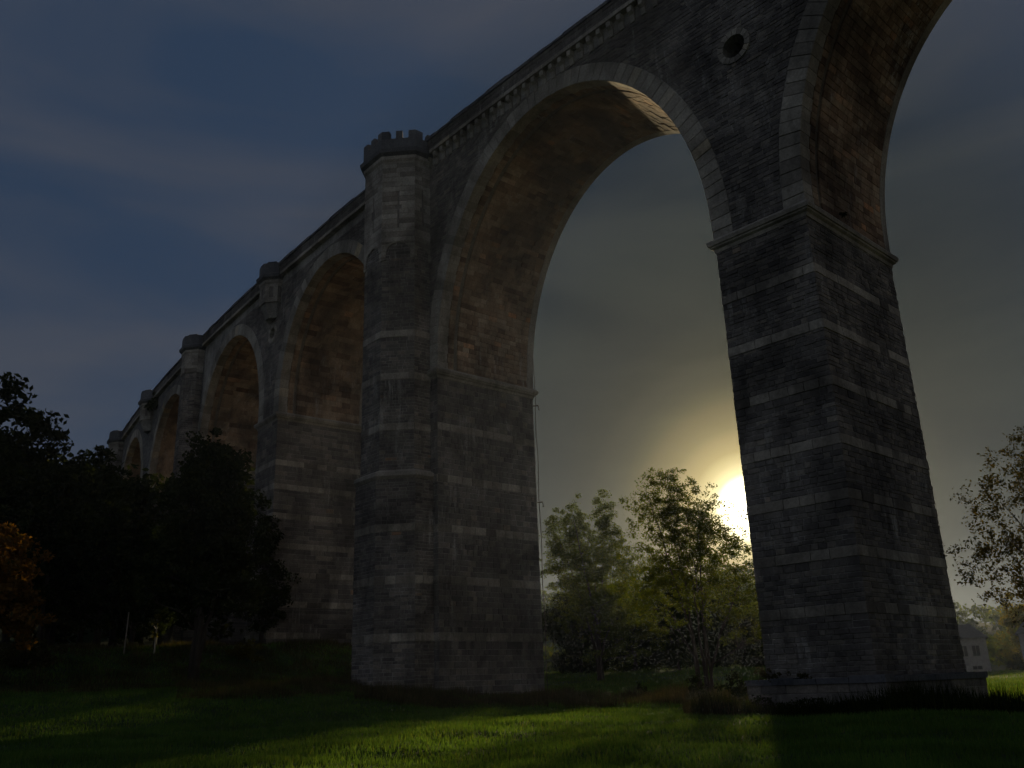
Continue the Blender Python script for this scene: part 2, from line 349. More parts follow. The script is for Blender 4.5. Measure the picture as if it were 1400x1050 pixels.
# ---- arches and spandrels
def hw(A, z, extra):          # half width of the ring's outer/inner line at height z
    l, r, zs, zc, imp = A; a = (r-l)/2+extra; b = zc-zs+extra
    if z <= zs: return a
    if z >= zs+b: return 0.
    return a*math.sqrt(max(0, 1-((z-zs)/b)**2))
def arch(i, detail):
    A = ARCH[i]; l, r, zs, zc, imp = A; c = (l+r)/2; a = (r-l)/2; b = zc-zs
    h = holder('arch', root, P(c, W/2, imp))
    # sampled intrados from left foot to right foot
    path = [(l, imp), (l, zs)]; n = 48 if i < 4 else 24
    for k in range(1, n): th = PI-PI*k/n; path.append((c+a*math.cos(th), zs+b*math.sin(th)))
    path += [(r, zs), (r, imp)]
    core = MB()
    ztop = TOP
    for k in range(len(path)-1):
        (s0, z0), (s1, z1) = path[k], path[k+1]
        if abs(s1-s0) > 1e-6:
            for y, fl in ((0, 0), (W, 1)):
                q = [P(s0, y, z0), P(s1, y, z1), P(s1, y, ztop), P(s0, y, ztop)]
                if fl: q.reverse()
                core.add(q, [(0, 1, 2, 3)], .5, 0)
        core.add([P(s0, 0, z0), P(s0, W, z0), P(s1, W, z1), P(s1, 0, z1)], [(0, 1, 2, 3)], .5, 1)
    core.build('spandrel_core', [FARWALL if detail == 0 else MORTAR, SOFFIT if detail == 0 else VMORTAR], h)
    # voussoirs: arc-length steps along a path parameter
    L_ = [0.]
    for k in range(len(path)-1): L_.append(L_[-1]+math.hypot(path[k+1][0]-path[k][0], path[k+1][1]-path[k][1]))
    tot = L_[-1]
    def at(u):
        u = min(max(u, 0), tot)
        k = max(0, min(len(L_)-2, int(np.searchsorted(L_, u))-1)); f = (u-L_[k])/(L_[k+1]-L_[k])
        s = path[k][0]*(1-f)+path[k+1][0]*f; z = path[k][1]*(1-f)+path[k+1][1]*f
        # outward normal (into the masonry)
        if z <= zs+1e-4: nx, nz = (-1 if s < c else 1), 0.
        else:
            nx = (s-c)/a**2; nz = (z-zs)/b**2; q = math.hypot(nx, nz); nx /= q; nz /= q
        return s, z, nx, nz
    nv = int(tot/(.62 if detail == 2 else .8)); coll = MB()
    for k in range(nv):
        g = .012; u0 = tot*k/nv+g; u1 = tot*(k+1)/nv-g; pts = []
        rr = RING+rnd.uniform(-.03, .03); pr = .05+rnd.uniform(-.01, .02); ins = .10+rnd.uniform(-.008, .01)
        s0, z0, nx0, nz0 = at(u0); s1, z1, nx1, nz1 = at(u1)
        dp = .74 if k % 2 else .80
        def V(s, z, nx, nz, rad, y): return P(s+nx*rad, y, z+nz*rad)
        # front ring with a bevelled face
        B = [V(s0, z0, nx0, nz0, -ins, dp), V(s1, z1, nx1, nz1, -ins, dp), V(s1, z1, nx1, nz1, rr, dp*0+.05), V(s0, z0, nx0, nz0, rr, .05)]
        F = [V(s0, z0, nx0, nz0, -ins, -pr+.02), V(s1, z1, nx1, nz1, -ins, -pr+.02), V(s1, z1, nx1, nz1, rr, -pr+.02), V(s0, z0, nx0, nz0, rr, -pr+.02)]
        cc = centre(F); T = [v+(cc-v)*.05+(P(c, -pr, 0)-P(c, -pr+.02, 0)) for v in F]
        vs = B+F+T; fs = [(8, 9, 10, 11)]
        for q in range(4):
            j = (q+1) % 4; fs += [(q, j, 4+j, 4+q), (4+q, 4+j, 8+j, 8+q)]
        tt = min(1, max(0, rnd.gauss(.5, .22)))
        if detail == 2: mk_single('voussoir', vs, fs, tt, LIGHT, h)
        else: coll.add(vs, fs, tt)
    coll.build('voussoirs', LIGHT, h, kind='stuff')
    # back ring, plain
    back = MB()
    for k in range(nv):
        s0, z0, nx0, nz0 = at(tot*k/nv); s1, z1, nx1, nz1 = at(tot*(k+1)/nv)
        q = [(s0-nx0*.1, z0-nz0*.1), (s1-nx1*.1, z1-nz1*.1), (s1+nx1, z1+nz1), (s0+nx0, z0+nz0)]
        hexa(back, [P(s, W-.5, z) for s, z in q]+[P(s, W+.05, z) for s, z in q], .5)
    back.build('back_ring', LIGHT, h)
    if detail:
        # soffit stones
        sf = MB()
        def SO(u, v, d):
            s, z, nx, nz = at(v); return P(s-nx*d, u, z-nz*d)
        st = .34 if detail == 2 else .5
        m = int(tot/st); rows = [(tot*k/m, tot*(k+1)/m) for k in range(m)]
        facing(SO, rows, lambda x, y: [(.82, 1.32, .82, 1.32), (1.62, W-.5, 1.62, W-.5)], lambda vs, fs, tt, mi: sf.add(vs, [f[::-1] for f in fs], tt), (.45, 1.0) if detail == 2 else (.7, 1.4), hr=(.075, .105), gap=.008)
        sf.build('vault_stones', SOFFIT, h, kind='stuff')
    return h, at, tot
hA0 = arch(0, 2); hA1 = arch(1, 2); hA2 = arch(2, 1); hA3 = arch(3, 1)
for i in (4, 5, 6): arch(i, 0)
# two drain pipes' stain grooves are left to the lime streaks; ribs of the near vault:

# ---- wall over piers + face stones across everything
def overpier(sL, sR, imp, oculus=None, detail=1):
    h = holder('spandrel_wall', root, P((sL+sR)/2, W/2, imp))
    mb = MB()
    if oculus:
        os_, oz, orad = oculus
        outer = [Vector((sL, imp, 0)), Vector((sR, imp, 0)), Vector((sR, TOP, 0)), Vector((sL, TOP, 0))]
        hole = [Vector((os_+orad*math.cos(2*PI*k/28), oz+orad*math.sin(2*PI*k/28), 0)) for k in range(28)]
        tri = tessellate_polygon([outer, hole]); allp = outer+hole
        mb.add([P(p.x, 0, p.y) for p in allp], [tuple(t) for t in tri], .5)
        for k in range(28):
            a, b = hole[k], hole[(k+1) % 28]
            mb.add([P(a.x, 0, a.y), P(b.x, 0, b.y), P(b.x, 2.4, b.y), P(a.x, 2.4, a.y)], [(0, 1, 2, 3)], .5)
        mb.add([P(p.x, 2.4, p.y) for p in hole], [tuple(range(28))], .5)
        mb.add([P(sL, W, imp), P(sR, W, imp), P(sR, W, TOP), P(sL, W, TOP)], [(3, 2, 1, 0)], .5)
        for k in range(16):            # ring of dressed stones round the opening
            g = .02; a0 = 2*PI*k/16+g; a1 = 2*PI*(k+1)/16-g; r0 = orad-.02; r1 = orad+.30
            def q(r, a, y): return P(os_+r*math.cos(a), y, oz+r*math.sin(a))
            F = [q(r0, a0, -.07), q(r1, a0, -.10), q(r1, a1, -.10), q(r0, a1, -.07)]; B = [q(r0, a0, .5), q(r1, a0, .03), q(r1, a1, .03), q(r0, a1, .5)]
            m = MB(); hexa(m, B+F, rnd.random()); m.build('opening_stone', LIGHT, h, centre(F))
    else:
        for y, rv in ((0, 0), (W, 1)):
            q = [P(sL, y, imp), P(sR, y, imp), P(sR, y, TOP), P(sL, y, TOP)]
            if rv: q.reverse()
            wm = MB(); wm.add(q, [(0, 1, 2, 3)], .5); wm.build('back_wall' if rv else 'front_wall', FARWALL if detail == 0 else MORTAR, h)
    mb.build('wall_core', FARWALL if detail == 0 else MORTAR, h)
    return h
oA = (-2.4, 30.4, .66)
wA = overpier(-4.79, 0, IMPA, oA); wB = overpier(-34.5, -27.35, IMPA); wC = overpier(-56.1, -51.8, IMPC, (-53.95, 31.7, .6))
for l, r in ((-77.7, -73.3), (-99.3, -94.9), (-120.9, -116.5), (-150, -138.1)): overpier(l, r, IMPC, None, 0)
overpier(22.8, 29.8, IMPA, None, 0)
def spandrel_face(s0, s1, imp, archs, hole, skip, parent, detail):
    mb = MB()
    def iv(z0, z1):
        iv0 = [(s0, s1)]; iv1 = [(s0, s1)]
        segs = [(s0, s1, s0, s1)]
        for i in archs:
            A = ARCH[i]; c = (A[0]+A[1])/2; o = []
            for a0, b0, a1, b1 in segs:
                w0 = hw(A, z0, RING+.02); w1 = hw(A, z1, RING+.02)
                if w0 < .02 or c+w0 < a0 or c-w0 > b0: o.append((a0, b0, a1, b1)); continue
                w1 = max(w1, 0.01)
                if c-w0 > a0: o.append((a0, c-w0, a1, c-w1))
                if c+w0 < b0: o.append((c+w0, b0, c+w1, b1))
            segs = o
        if hole:
            hs, hz, hr_ = hole; hr_ += .31; o = []
            zm = (z0+z1)/2
            if abs(zm-hz) < hr_+.05:
                def w(z): return math.sqrt(max(0.0004, hr_**2-(z-hz)**2))
                for a0, b0, a1, b1 in segs:
                    if a0 < hs < b0: o.append((a0, hs-w(z0), a1, hs-w(z1))); o.append((hs+w(z0), b0, hs+w(z1), b1))
                    else: o.append((a0, b0, a1, b1))
                segs = o
        if skip:
            o = []
            for a0, b0, a1, b1 in segs:
                if a0 < skip[0] < b0 or a0 < skip[1] < b0:
                    if a0 < skip[0]: o.append((a0, skip[0], a1, skip[0]))
                    if b0 > skip[1]: o.append((skip[1], b0, skip[1], b1))
                else: o.append((a0, b0, a1, b1))
            segs = o
        return [(a0, b0, a1, b1) for a0, b0, a1, b1 in segs if max(b0-a0, b1-a1) > .08 and b0 > a0-.3]
    hh = (.17, .27) if detail == 2 else (.3, .42)
    facing(lambda u, v, d: P(u, -d, v), rowlist(imp+.25, TOP-.75, hh), iv, lambda vs, fs, tt, mi: mb.add(vs, fs, tt), (.26, .62) if detail == 2 else (.45, 1.0), ti=(0, .95))
    mb.build('facing_stones', DARK, parent, kind='stuff')
cA, c1, c2, c3, c0 = [(ARCH[i][0]+ARCH[i][1])/2 for i in (0, 1, 2, 3, 0)]
spandrel_face(c1, cA, IMPA, [0, 1], oA, None, wA, 2)
spandrel_face(c2, c1, IMPA, [1, 2], None, (-33.5, -28.2), wB, 2)
spandrel_face(c3, c2, IMPC, [2, 3], (-53.95, 31.7, .6), None, wC, 1)

# ---- deck, string course, corbels, parapet
hp = holder('parapet', root, P(-30, W/2, TOP))
d = MB(); sbox(d, -150, 29.8, .02, W-.02, TOP-.6, TOP+.05, n=60); d.build('track_bed', COPE, hp)
st = MB(); st2 = MB(); k = 0
s = 12.
while s > -150:
    ln = 1.2 if s > -60 else 2.2
    a = s-ln+.02
    if not (-33.6 < a+ln/2 < -28.0):
        y = -.42+rnd.uniform(-.01, .01)
        m = MB(); hexa(m, [P(a, 0, TOP-.02), P(s, 0, TOP-.02), P(s, .1, TOP-.02), P(a, .1, TOP-.02)]+[P(a, y, TOP+.28), P(s, y, TOP+.28), P(s, .1, TOP+.28), P(a, .1, TOP+.28)], rnd.random())
        m.add([P(a, y, TOP+.02), P(s, y, TOP+.02), P(s, y, TOP+.28), P(a, y, TOP+.28), P(a, 0, TOP+.02), P(s, 0, TOP+.02)], [(0, 1, 2, 3), (4, 5, 1, 0)], rnd.random())
        if s > -34: m.build('string_course_stone', LIGHT, hp, P((a+s)/2, y, TOP+.1))
        else: st.add(m.v, m.f, rnd.random())
    s -= ln
st.build('string_course', LIGHT, hp, kind='stuff')
# string on the back side
sb = MB(); sbox(sb, -150, 29.8, W, W+.4, TOP-.02, TOP+.28, n=60); sb.build('back_string_course', LIGHT, hp)
for s in np.arange(-27.9, 12, .81):
    s = float(s); wd = .15; m = MB()
    prof = [(0, TOP-.95), (-.10, TOP-.95), (-.14, TOP-.5), (-.34, TOP-.35), (-.36, TOP-.03), (0, TOP-.03)]
    A_ = [P(s-wd, y, z) for y, z in prof]; B_ = [P(s+wd, y, z) for y, z in prof]; n = len(prof)
    m.add(A_+B_, [tuple(range(n))[::-1], tuple(range(n, 2*n))]+[(i, (i+1) % n, n+(i+1) % n, n+i) for i in range(n)], rnd.uniform(.2, .9))
    m.build('corbel', LIGHT, hp, P(s, -.15, TOP-.5))
# parapet wall
pw = MB()
def wallseg(a, b, y0, y1, n=1):
    pw = MB(); sbox(pw, a, b, y0, y1, TOP+.28, TOP+1.22, .3, n=n); pw.build('parapet_wall', DARK, hp)
wallseg(-28.3, 29.8, -.30, .05, 24); wallseg(-150, -33.4, -.30, .05, 40); wallseg(-150, 29.8, W-.05, W+.3, 50)
pf = MB()
facing(lambda u, v, d: P(u, -.30-d, v), [(TOP+.29, TOP+.6), (TOP+.6, TOP+.92), (TOP+.92, TOP+1.22)], lambda a, b: [(-28.3, 12, -28.3, 12), (-80, -33.4, -80, -33.4)], lambda vs, fs, tt, mi: pf.add(vs, fs, tt), (.5, 1.), ti=(0, .35))
pf.build('facing_stones', DARK, hp, kind='stuff')
s = 12.; cb_ = MB()
while s > -150:
    ln = rnd.uniform(1.5, 2.2); a = s-ln+.02
    if not (-33.4 < a+ln/2 < -28.3):
        zt = TOP+1.42+rnd.uniform(-.05, .07); m = MB(); sbox(m, a, s, -.42, .15, TOP+1.2, zt, rnd.random())
        if s > -70: m.build('coping_slab', COPE, hp, P((a+s)/2, 0, TOP+1.3))
        else: cb_.add(m.v, m.f, .4)
    s -= ln
cb_.build('coping_slabs', COPE, hp, kind='stuff')

# ---- octagonal towers
def tower(sc_, e, proj, zlight, levels, ztopm, zb, detail, low=.0, ustep=None, arches=True, zbot=None, name='tower'):
    """half octagon standing out of the face. e edge, proj how far it stands out"""
    h = holder(name, root, P(sc_, -proj/2, zb))
    q = e*.7071
    def ring(x=0.):      # vertices from left junction round to right junction; x = outward growth
        k = x*math.tan(PI/8)
        return [(sc_-e/2-q-x, 0.), (sc_-e/2-q-x, -(proj-q)+k*0-x*.414), (sc_-e/2-k, -proj-x), (sc_+e/2+k, -proj-x), (sc_+e/2+q+x, -(proj-q)-x*.414), (sc_+e/2+q+x, 0.)]
    def prism(mb, z0, z1, x0, x1=None, tt=.5, mi=0, caps=True):
        x1 = x0 if x1 is None else x1
        R0 = [P(s, y, z0) for s, y in ring(x0)]; R1 = [P(s, y, z1) for s, y in ring(x1)]
        n = 6; mb.add(R0+R1, [(i, i+1, n+i+1, n+i) for i in range(n-1)]+([tuple(range(n))[::-1], tuple(range(n, 2*n))] if caps else []), tt, mi)
    zs = zlight
    core = MB()
    if low: prism(core, zb, 13.0, low); prism(core, 13.0, 37.2, 0)
    elif zbot: prism(core, zbot, 37.2, 0); prism(core, zbot-1.3, zbot, -.5, 0)
    else: prism(core, zb, 37.2, 0)
    core.build('tower_core', MORTAR if detail else FARWALL, h)
    def face(i, x):
        R = ring(x); (s0, y0), (s1, y1) = R[i], R[i+1]
        ln = math.hypot(s1-s0, y1-y0); nx, ny = (y1-y0)/ln, -(s1-s0)/ln
        if nx*(0)+ny*(-1) < -1e-6 or True:
            pass
        return lambda u, v, d: P(s0+(s1-s0)*u/ln+nx*d*1., y0+(y1-y0)*u/ln+ny*d, v), ln
    dk = MB(); lt = MB(); bd = MB()
    faces = [1, 2, 3, 4] if detail else []
    for i in faces:
        segs = []
        if zbot is None:
            for k, z0, z1 in between(zb, 13.0 if low else zs, levels, .5): segs.append((k, z0, z1, low))
            if low:
                for k, z0, z1 in between(13.4, zs, levels, .5): segs.append((k, z0, z1, 0.))
        for k, z0, z1, x in segs:
            Mf, ln = face(i, x)
            if k == 'd': facing(Mf, rowlist(z0, z1), lambda a, b: [(-.01, ln+.01)*2], lambda vs, fs, tt, mi: dk.add(vs, fs, tt), (.26, .62))
            else: facing(Mf, [(z0, z1)], lambda a, b: [(-.01, ln+.01)*2], lambda vs, fs, tt, mi: bd.add(vs, fs, tt), (.6, 1.1), off=.03)
        # light ashlar over a blind arch
        z0 = zlight if zbot is None else zbot
        Mf, ln = face(i, 0.10)
        ar = ln*.36; am = ln/2
        slit = (zlight+2.6, zlight+5.4) if zbot is None else (zlight+.9, zlight+2.0)
        dark_up = z0+1.6
        if zbot is None: facing(face(i, 0)[0], rowlist(z0, dark_up), lambda a, b: [(0, ln)*2], lambda vs, fs, tt, mi: dk.add(vs, fs, tt), (.35, .8), hr=(.0, .02))
        def iv(a, b):
            o = [(-.01, ln+.01, -.01, ln+.01)]
            if zbot is None and arches and i in (1, 2, 3, 4):
                def w(z):
                    zz = z-(z0+.55)
                    if zz <= 0: return ar
                    return math.sqrt(max(0, 1-(zz/(ar*1.0))**2))*ar if zz < ar else 0.
                if w(a) > .05: o = [(-.01, am-w(a), -.01, am-w(b)), (am+w(a), ln+.01, am+w(b), ln+.01)]
            if slit[0] < (a+b)/2 < slit[1]:
                g_ = .07 if zbot is None else .2
                if abs((a+b)/2-(slit[0]+slit[1])/2) < .2 and zbot is None: g_ = .22
                o = [(-.01, am-g_)*2, (am+g_, ln+.01)*2]
            return o
        rws = (rowlist(z0, z0+.55+ar+.02, (.13, .17)) if zbot is None and arches else [(z0, z0+.5)])
        rws += rowlist(rws[-1][1], 36.2, (.30, .42))
        facing(Mf, rws, iv, lambda vs, fs, tt, mi: lt.add(vs, fs, tt), (.5, 1.1), hr=(.0, .012), gap=.006)
    dk.build('facing_stones', DARK, h, kind='stuff'); bd.build('band_stones', BAND, h, kind='stuff')
    lt.build('ashlar_stones', ASHLAR, h, kind='stuff')
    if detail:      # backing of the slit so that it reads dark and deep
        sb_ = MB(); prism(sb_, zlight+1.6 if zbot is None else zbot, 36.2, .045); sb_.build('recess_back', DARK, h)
    if low:
        mo = MB(); prism(mo, 12.85, 13.05, low+.05, low+.16, .3, caps=True); prism(mo, 13.05, 13.3, low+.16, low+.10, .4); prism(mo, 13.3, 13.5, low+.10, .03, .5); mo.build('moulding', LIGHT, h)
    tp = MB()
    o = .12 if e > 1.5 else .08; z = 36.1
    prism(tp, z, z+.18, o, o+.10, .3); prism(tp, z+.18, z+.42, o+.10, o+.12, .8); tp.build('neck_moulding', ASHLAR, h)
    tp = MB(); prism(tp, z+.42, z+.62, o+.1, o+.34, .3); prism(tp, z+.62, z+.92, o+.34, o+.38, .4); prism(tp, z+.92, z+1.1, o+.38, o+.12, .5); tp.build('cap_moulding', COPE, h)
    # battlement: low wall and merlons on every edge
    bw = MB(); zw = z+1.1; 
    X0, X1 = o+.14, o-.22
    Ro, Ri = ring(X0), ring(X1)
    hasm = e > 1.5
    wh = .75 if hasm else 1.0
    for i in range(5):
        (a, b), (c_, d_), (e_, f_), (g_, h_) = Ro[i], Ro[i+1], Ri[i+1], Ri[i]
        hexa(bw, [P(a, b, zw), P(c_, d_, zw), P(e_, f_, zw), P(g_, h_, zw), P(a, b, zw+wh), P(c_, d_, zw+wh), P(e_, f_, zw+wh), P(g_, h_, zw+wh)], .5)
    # close the back along the parapet
    hexa(bw, [P(Ro[0][0], -.05, zw-.5), P(Ro[5][0], -.05, zw-.5), P(Ro[5][0], .55, zw-.5), P(Ro[0][0], .55, zw-.5), P(Ro[0][0], -.05, zw+wh), P(Ro[5][0], -.05, zw+wh), P(Ro[5][0], .55, zw+wh), P(Ro[0][0], .55, zw+wh)], .5)
    bw.build('battlement_wall', COPE, h)
    for i in range(5):
        segs = [(-.0, .22), (.42, .62), (.80, 1.0)] if i in (1, 2, 3) else [(0, .45), (.75, 1)]
        if not hasm: segs = [(.15, .85)] if i in (1, 2, 3) else []
        for f0, f1 in segs:
            def pt(R, f): return (R[i][0]+(R[i+1][0]-R[i][0])*f, R[i][1]+(R[i+1][1]-R[i][1])*f)
            mh = .62 if hasm else .12
            q4 = [pt(Ro, f0), pt(Ro, f1), pt(Ri, f1), pt(Ri, f0)]
            m = MB(); hexa(m, [P(a, b, zw+wh-.01) for a, b in q4]+[P(a, b, zw+wh+mh) for a, b in q4], rnd.random()); m.build('merlon', COPE, h, P(*q4[0], zw+wh))
    return h
tw = tower(-30.85, 2.25, 2.9, 28.3, [23.1, 20.07, 16.6, 10.0, 6.8, 3.4], 39, -2.5, 1, low=.28)
tD = tower(-75.5, 1.35, 1.6, 33.9, [], 38, 0, 1, arches=False, name='turret')
tF = tower(-118.7, 1.35, 1.6, 33.9, [], 38, 0, 1, arches=False, name='turret')
tC = tower(-53.95, 1.15, 1.15, 33.9, [], 38, 34.2, 1, zbot=34.3, name='turret')
tE = tower(-97.1, 1.15, 1.15, 33.9, [], 38, 34.2, 1, zbot=34.3, name='turret')
tRt = tower(26.3, 2.25, 2.9, 28.3, [], 39, -2., 0)

# ---- earthing cable with brackets on the far edge of the tower pier
def tube(mb, pts, r, n=5, tint=.5):
    pts = [Vector(p) for p in pts]; rr = r if isinstance(r, (list, tuple)) else [r]*len(pts); base = len(mb.v); o = []
    for i, p in enumerate(pts):
        d_ = (pts[min(i+1, len(pts)-1)]-pts[max(i-1, 0)]).normalized(); a = d_.orthogonal().normalized(); b_ = d_.cross(a)
        o += [p+(a*math.cos(2*PI*k/n)+b_*math.sin(2*PI*k/n))*rr[i] for k in range(n)]
    fs = [(i*n+k, i*n+(k+1) % n, (i+1)*n+(k+1) % n, (i+1)*n+k) for i in range(len(pts)-1) for k in range(n)]
    mb.add(o, fs+[tuple(range(n))[::-1], tuple(range((len(pts)-1)*n, len(pts)*n))], tint)
m = MB(); x = -27.35+.12
tube(m, [P(x+.05*math.sin(k*1.7), W+.16, 27-k*1.45) for k in range(20)], .025); dp = m.build('earthing_cable', METAL, pB)
for z in (19.2, 12.2):
    m = MB(); tube(m, [P(x-.1, W+.05, z), P(x+.22, W+.25, z), P(x+.26, W+.27, z-.35)], .05); m.build('bracket', METAL, dp, P(x, W+.1, z))

# ------------------------------------------------------------------ terrain
def sm(x, a, b):
    t_ = min(1, max(0, (x-a)/(b-a))); return t_*t_*(3-2*t_)
def polar(x, y):
    dx, dy = x-CAM.x, y-CAM.y; return math.hypot(dx, dy), (math.degrees(math.atan2(dx, dy))-math.degrees(YAW)+180) % 360-180
def HZ(x, y):
    d, a = polar(x, y)
    z = -1.62+.45*sm(d, 16, 34)+(.035*max(0, d-42)-.035*max(0, d-130))*(1-.62*sm(a, 13, 21)*(1-sm(a, 120, 160)))
    lw = sm(-a, 2, 12)*sm(-a, -180, 0)*(1-sm(-a, 120, 170)); 
    z += lw*(1.2*sm(d, 36, 58)+2.7*sm(d, 63, 76))
    z += (1-lw)*0.35*sm(-a, -4, 6)*sm(d, 45, 56)
    z += sm(d, 190, 330)*(22+5*math.sin(a*.16)+3*math.sin(a*.37+1))*(1-sm(abs(a), 150, 180)*.5)
    z += sm(-a, 8, 18)*sm(d, 90, 170)*10*(1-sm(-a, 60, 120))
    z += .05*math.sin(x*.9+y*.35)+.04*math.sin(y*1.3-x*.5)+.03*math.sin(x*2.3)*math.sin(y*1.9)
    # drainage ditch right of the near pier
    return z
def spot(a, d):          # bearing from the photographer's heading (degrees, right positive) and distance in metres
    th = YAW+math.radians(a); x = CAM.x+d*math.sin(th); y = CAM.y+d*math.cos(th); return Vector((x, y, HZ(x, y)))
rs = np.concatenate([np.arange(0, 8, 2.), np.arange(8, 60, .9), np.arange(60, 130, 2.), np.geomspace(130, 900, 40)])
NA = 300
verts = []; faces_ = []
for r in rs:
    for k in range(NA):
        th = YAW+2*PI*k/NA; x = CAM.x+r*math.sin(th); y = CAM.y+r*math.cos(th); verts.append((x, y, HZ(x, y)))
for i in range(len(rs)-1):
    for k in range(NA):
        j = (k+1) % NA; faces_.append((i*NA+k, i*NA+j, (i+1)*NA+j, (i+1)*NA+k))
me = bpy.data.meshes.new('ground'); me.from_pydata(verts, [], faces_); me.polygons.foreach_set('use_smooth', [True]*len(faces_))
GM, t, b = mat('meadow_soil')
c = cramp(t, noise(t, wpos(t), .25, 5, .6), [(.3, (.018, .035, .008)), (.55, (.03, .062, .01)), (.75, (.055, .075, .016))])
c = mixc(t, .8, c, cramp(t, noise(t, wpos(t), 6., 5, .7), [(.3, .5), (.7, 1.4)]), 'MULTIPLY'); t.links.new(c, b.inputs['Base Color']); bump(t, b, noise(t, wpos(t), 9., 6, .7), .8, .1)
me.materials.append(GM); g = bpy.data.objects.new('ground', me); COL.objects.link(g); g['kind'] = 'structure'

# ------------------------------------------------------------------ fast numpy meshes for blades and leaves
def tri_mesh(name, V, nper, tintv, mat_, parent=None, loc=(0, 0, 0)):
    """V: (n, nper, 3) polygons with nper corners"""
    n = V.shape[0]; loc = np.array(loc, float)
    me = bpy.data.meshes.new(name)
    me.vertices.add(n*nper); me.vertices.foreach_set('co', (V-loc).astype(np.float32).ravel())
    me.loops.add(n*nper); me.loops.foreach_set('vertex_index', np.arange(n*nper, dtype=np.int32))
    me.polygons.add(n); me.polygons.foreach_set('loop_start', np.arange(0, n*nper, nper, dtype=np.int32))
    a = me.attributes.new('tint', 'FLOAT', 'FACE'); a.data.foreach_set('value', tintv.astype(np.float32))
    me.materials.append(mat_); me.update(calc_edges=True)
    o = bpy.data.objects.new(name, me); link(o, parent, tuple(loc)); return o
rg = np.random.default_rng(3)
def hz_np(x, y): return np.array([HZ(a, b) for a, b in zip(x, y)])
def blades(px, py, hgt, wid, lean=.5):
    n = len(px); z = hz_np(px, py); th = rg.uniform(0, 2*PI, n); ln = rg.uniform(0, lean, n)*hgt; la = rg.uniform(0, 2*PI, n)
    V = np.zeros((n, 3, 3)); w = wid/2
    V[:, 0] = np.stack([px-np.cos(th)*w, py-np.sin(th)*w, z-.02], 1); V[:, 1] = np.stack([px+np.cos(th)*w, py+np.sin(th)*w, z-.02], 1)
    V[:, 2] = np.stack([px+np.cos(la)*ln, py+np.sin(la)*ln, z+hgt], 1); return V
def inpier(x, y):
    th = np.arctan2(x, 1/KAP-y); s = th/KAP; yy = 1/KAP-np.hypot(x, 1/KAP-y)
    k = ((s > -5.4) & (s < .6) & (yy > -.65) & (yy < W+.6)) | ((s > -34.7) & (s < -27.2) & (yy > -3.3) & (yy < W+.2)) | ((s > -56.2) & (s < -51.7) & (yy > 0) & (yy < W))
    return ~k
# meadow
n = 330000
d_ = 13+ (rg.random(n)**1.35)*62; a_ = rg.uniform(-34, 34, n)
th = YAW+np.radians(a_); px = CAM.x+d_*np.sin(th); py = CAM.y+d_*np.cos(th); ok = inpier(px, py); px, py, d_ = px[ok], py[ok], d_[ok]
pat = .5+.5*np.sin(px*.7+np.sin(py*.5)*2)*np.sin(py*.9+px*.2)
hg = rg.uniform(.05, .15, len(px))*(.75+.5*pat)*(1+d_/120)
V = blades(px, py, hg, .012+.0009*d_, .8)
o = tri_mesh('meadow_grass', V, 3, np.clip(rg.normal(.45, .22, len(px))+.15*(pat-.5), 0, 1), GRASS); tag(o, 'short bright green meadow grass in front of the viaduct', 'grass', kind='stuff')
# rough grass
def rough(name, label, zones, matl, hmin, hmax, wid):
    X = []; Y = []
    for a0, a1, d0, d1, n in zones:
        a = rg.uniform(a0, a1, n); d = rg.uniform(d0, d1, n); th = YAW+np.radians(a); X.append(CAM.x+d*np.sin(th)); Y.append(CAM.y+d*np.cos(th))
    X = np.concatenate(X); Y = np.concatenate(Y); ok = inpier(X, Y); X, Y = X[ok], Y[ok]
    pat = np.clip(.55+.6*np.sin(X*1.1+np.sin(Y*.8)*2)*np.sin(Y*1.3-X*.4), .15, 1.2)
    V = blades(X, Y, rg.uniform(hmin, hmax, len(X))*pat, wid, .45); o = tri_mesh(name, V, 3, rg.random(len(X)), matl); tag(o, label, 'grass', kind='stuff')
rough('tall_dry_grass', 'tall straw coloured grass along the foot of the tower pier and between the piers', [(-20, 3, 50, 60, 24000), (2.5, 13.5, 46, 58, 16000)], DRY, .3, .8, .035)
rough('weeds', 'dark rank weeds around the plinth of the nearest pier', [(10.0, 22.5, 33.4, 36.6, 8000), (21.0, 28, 33, 37, 4500)], LEAFD, .2, 1.0, .05)
rough('foot_weeds', 'dark weeds at the foot of the tower pier', [(-10, 1.5, 48, 53, 12000)], DRY, .2, .7, .04)
rough('plinth_weeds', 'dry weeds beside the near pier on its left', [(9.5, 13, 33.5, 40, 6000)], DRY, .2, .7, .03)
rough('bank_grass', 'rough grass on the bank at the left below the trees', [(-31, -9, 58, 80, 46000)], DRY, .15, .6, .05)
rough('far_meadow_grass', 'rough grass of the farther meadow beyond the arches', [(22, 34, 36, 90, 26000), (0, 15, 58, 150, 40000), (22, 36, 80, 140, 12000)], GRASS, .15, .4, .07)

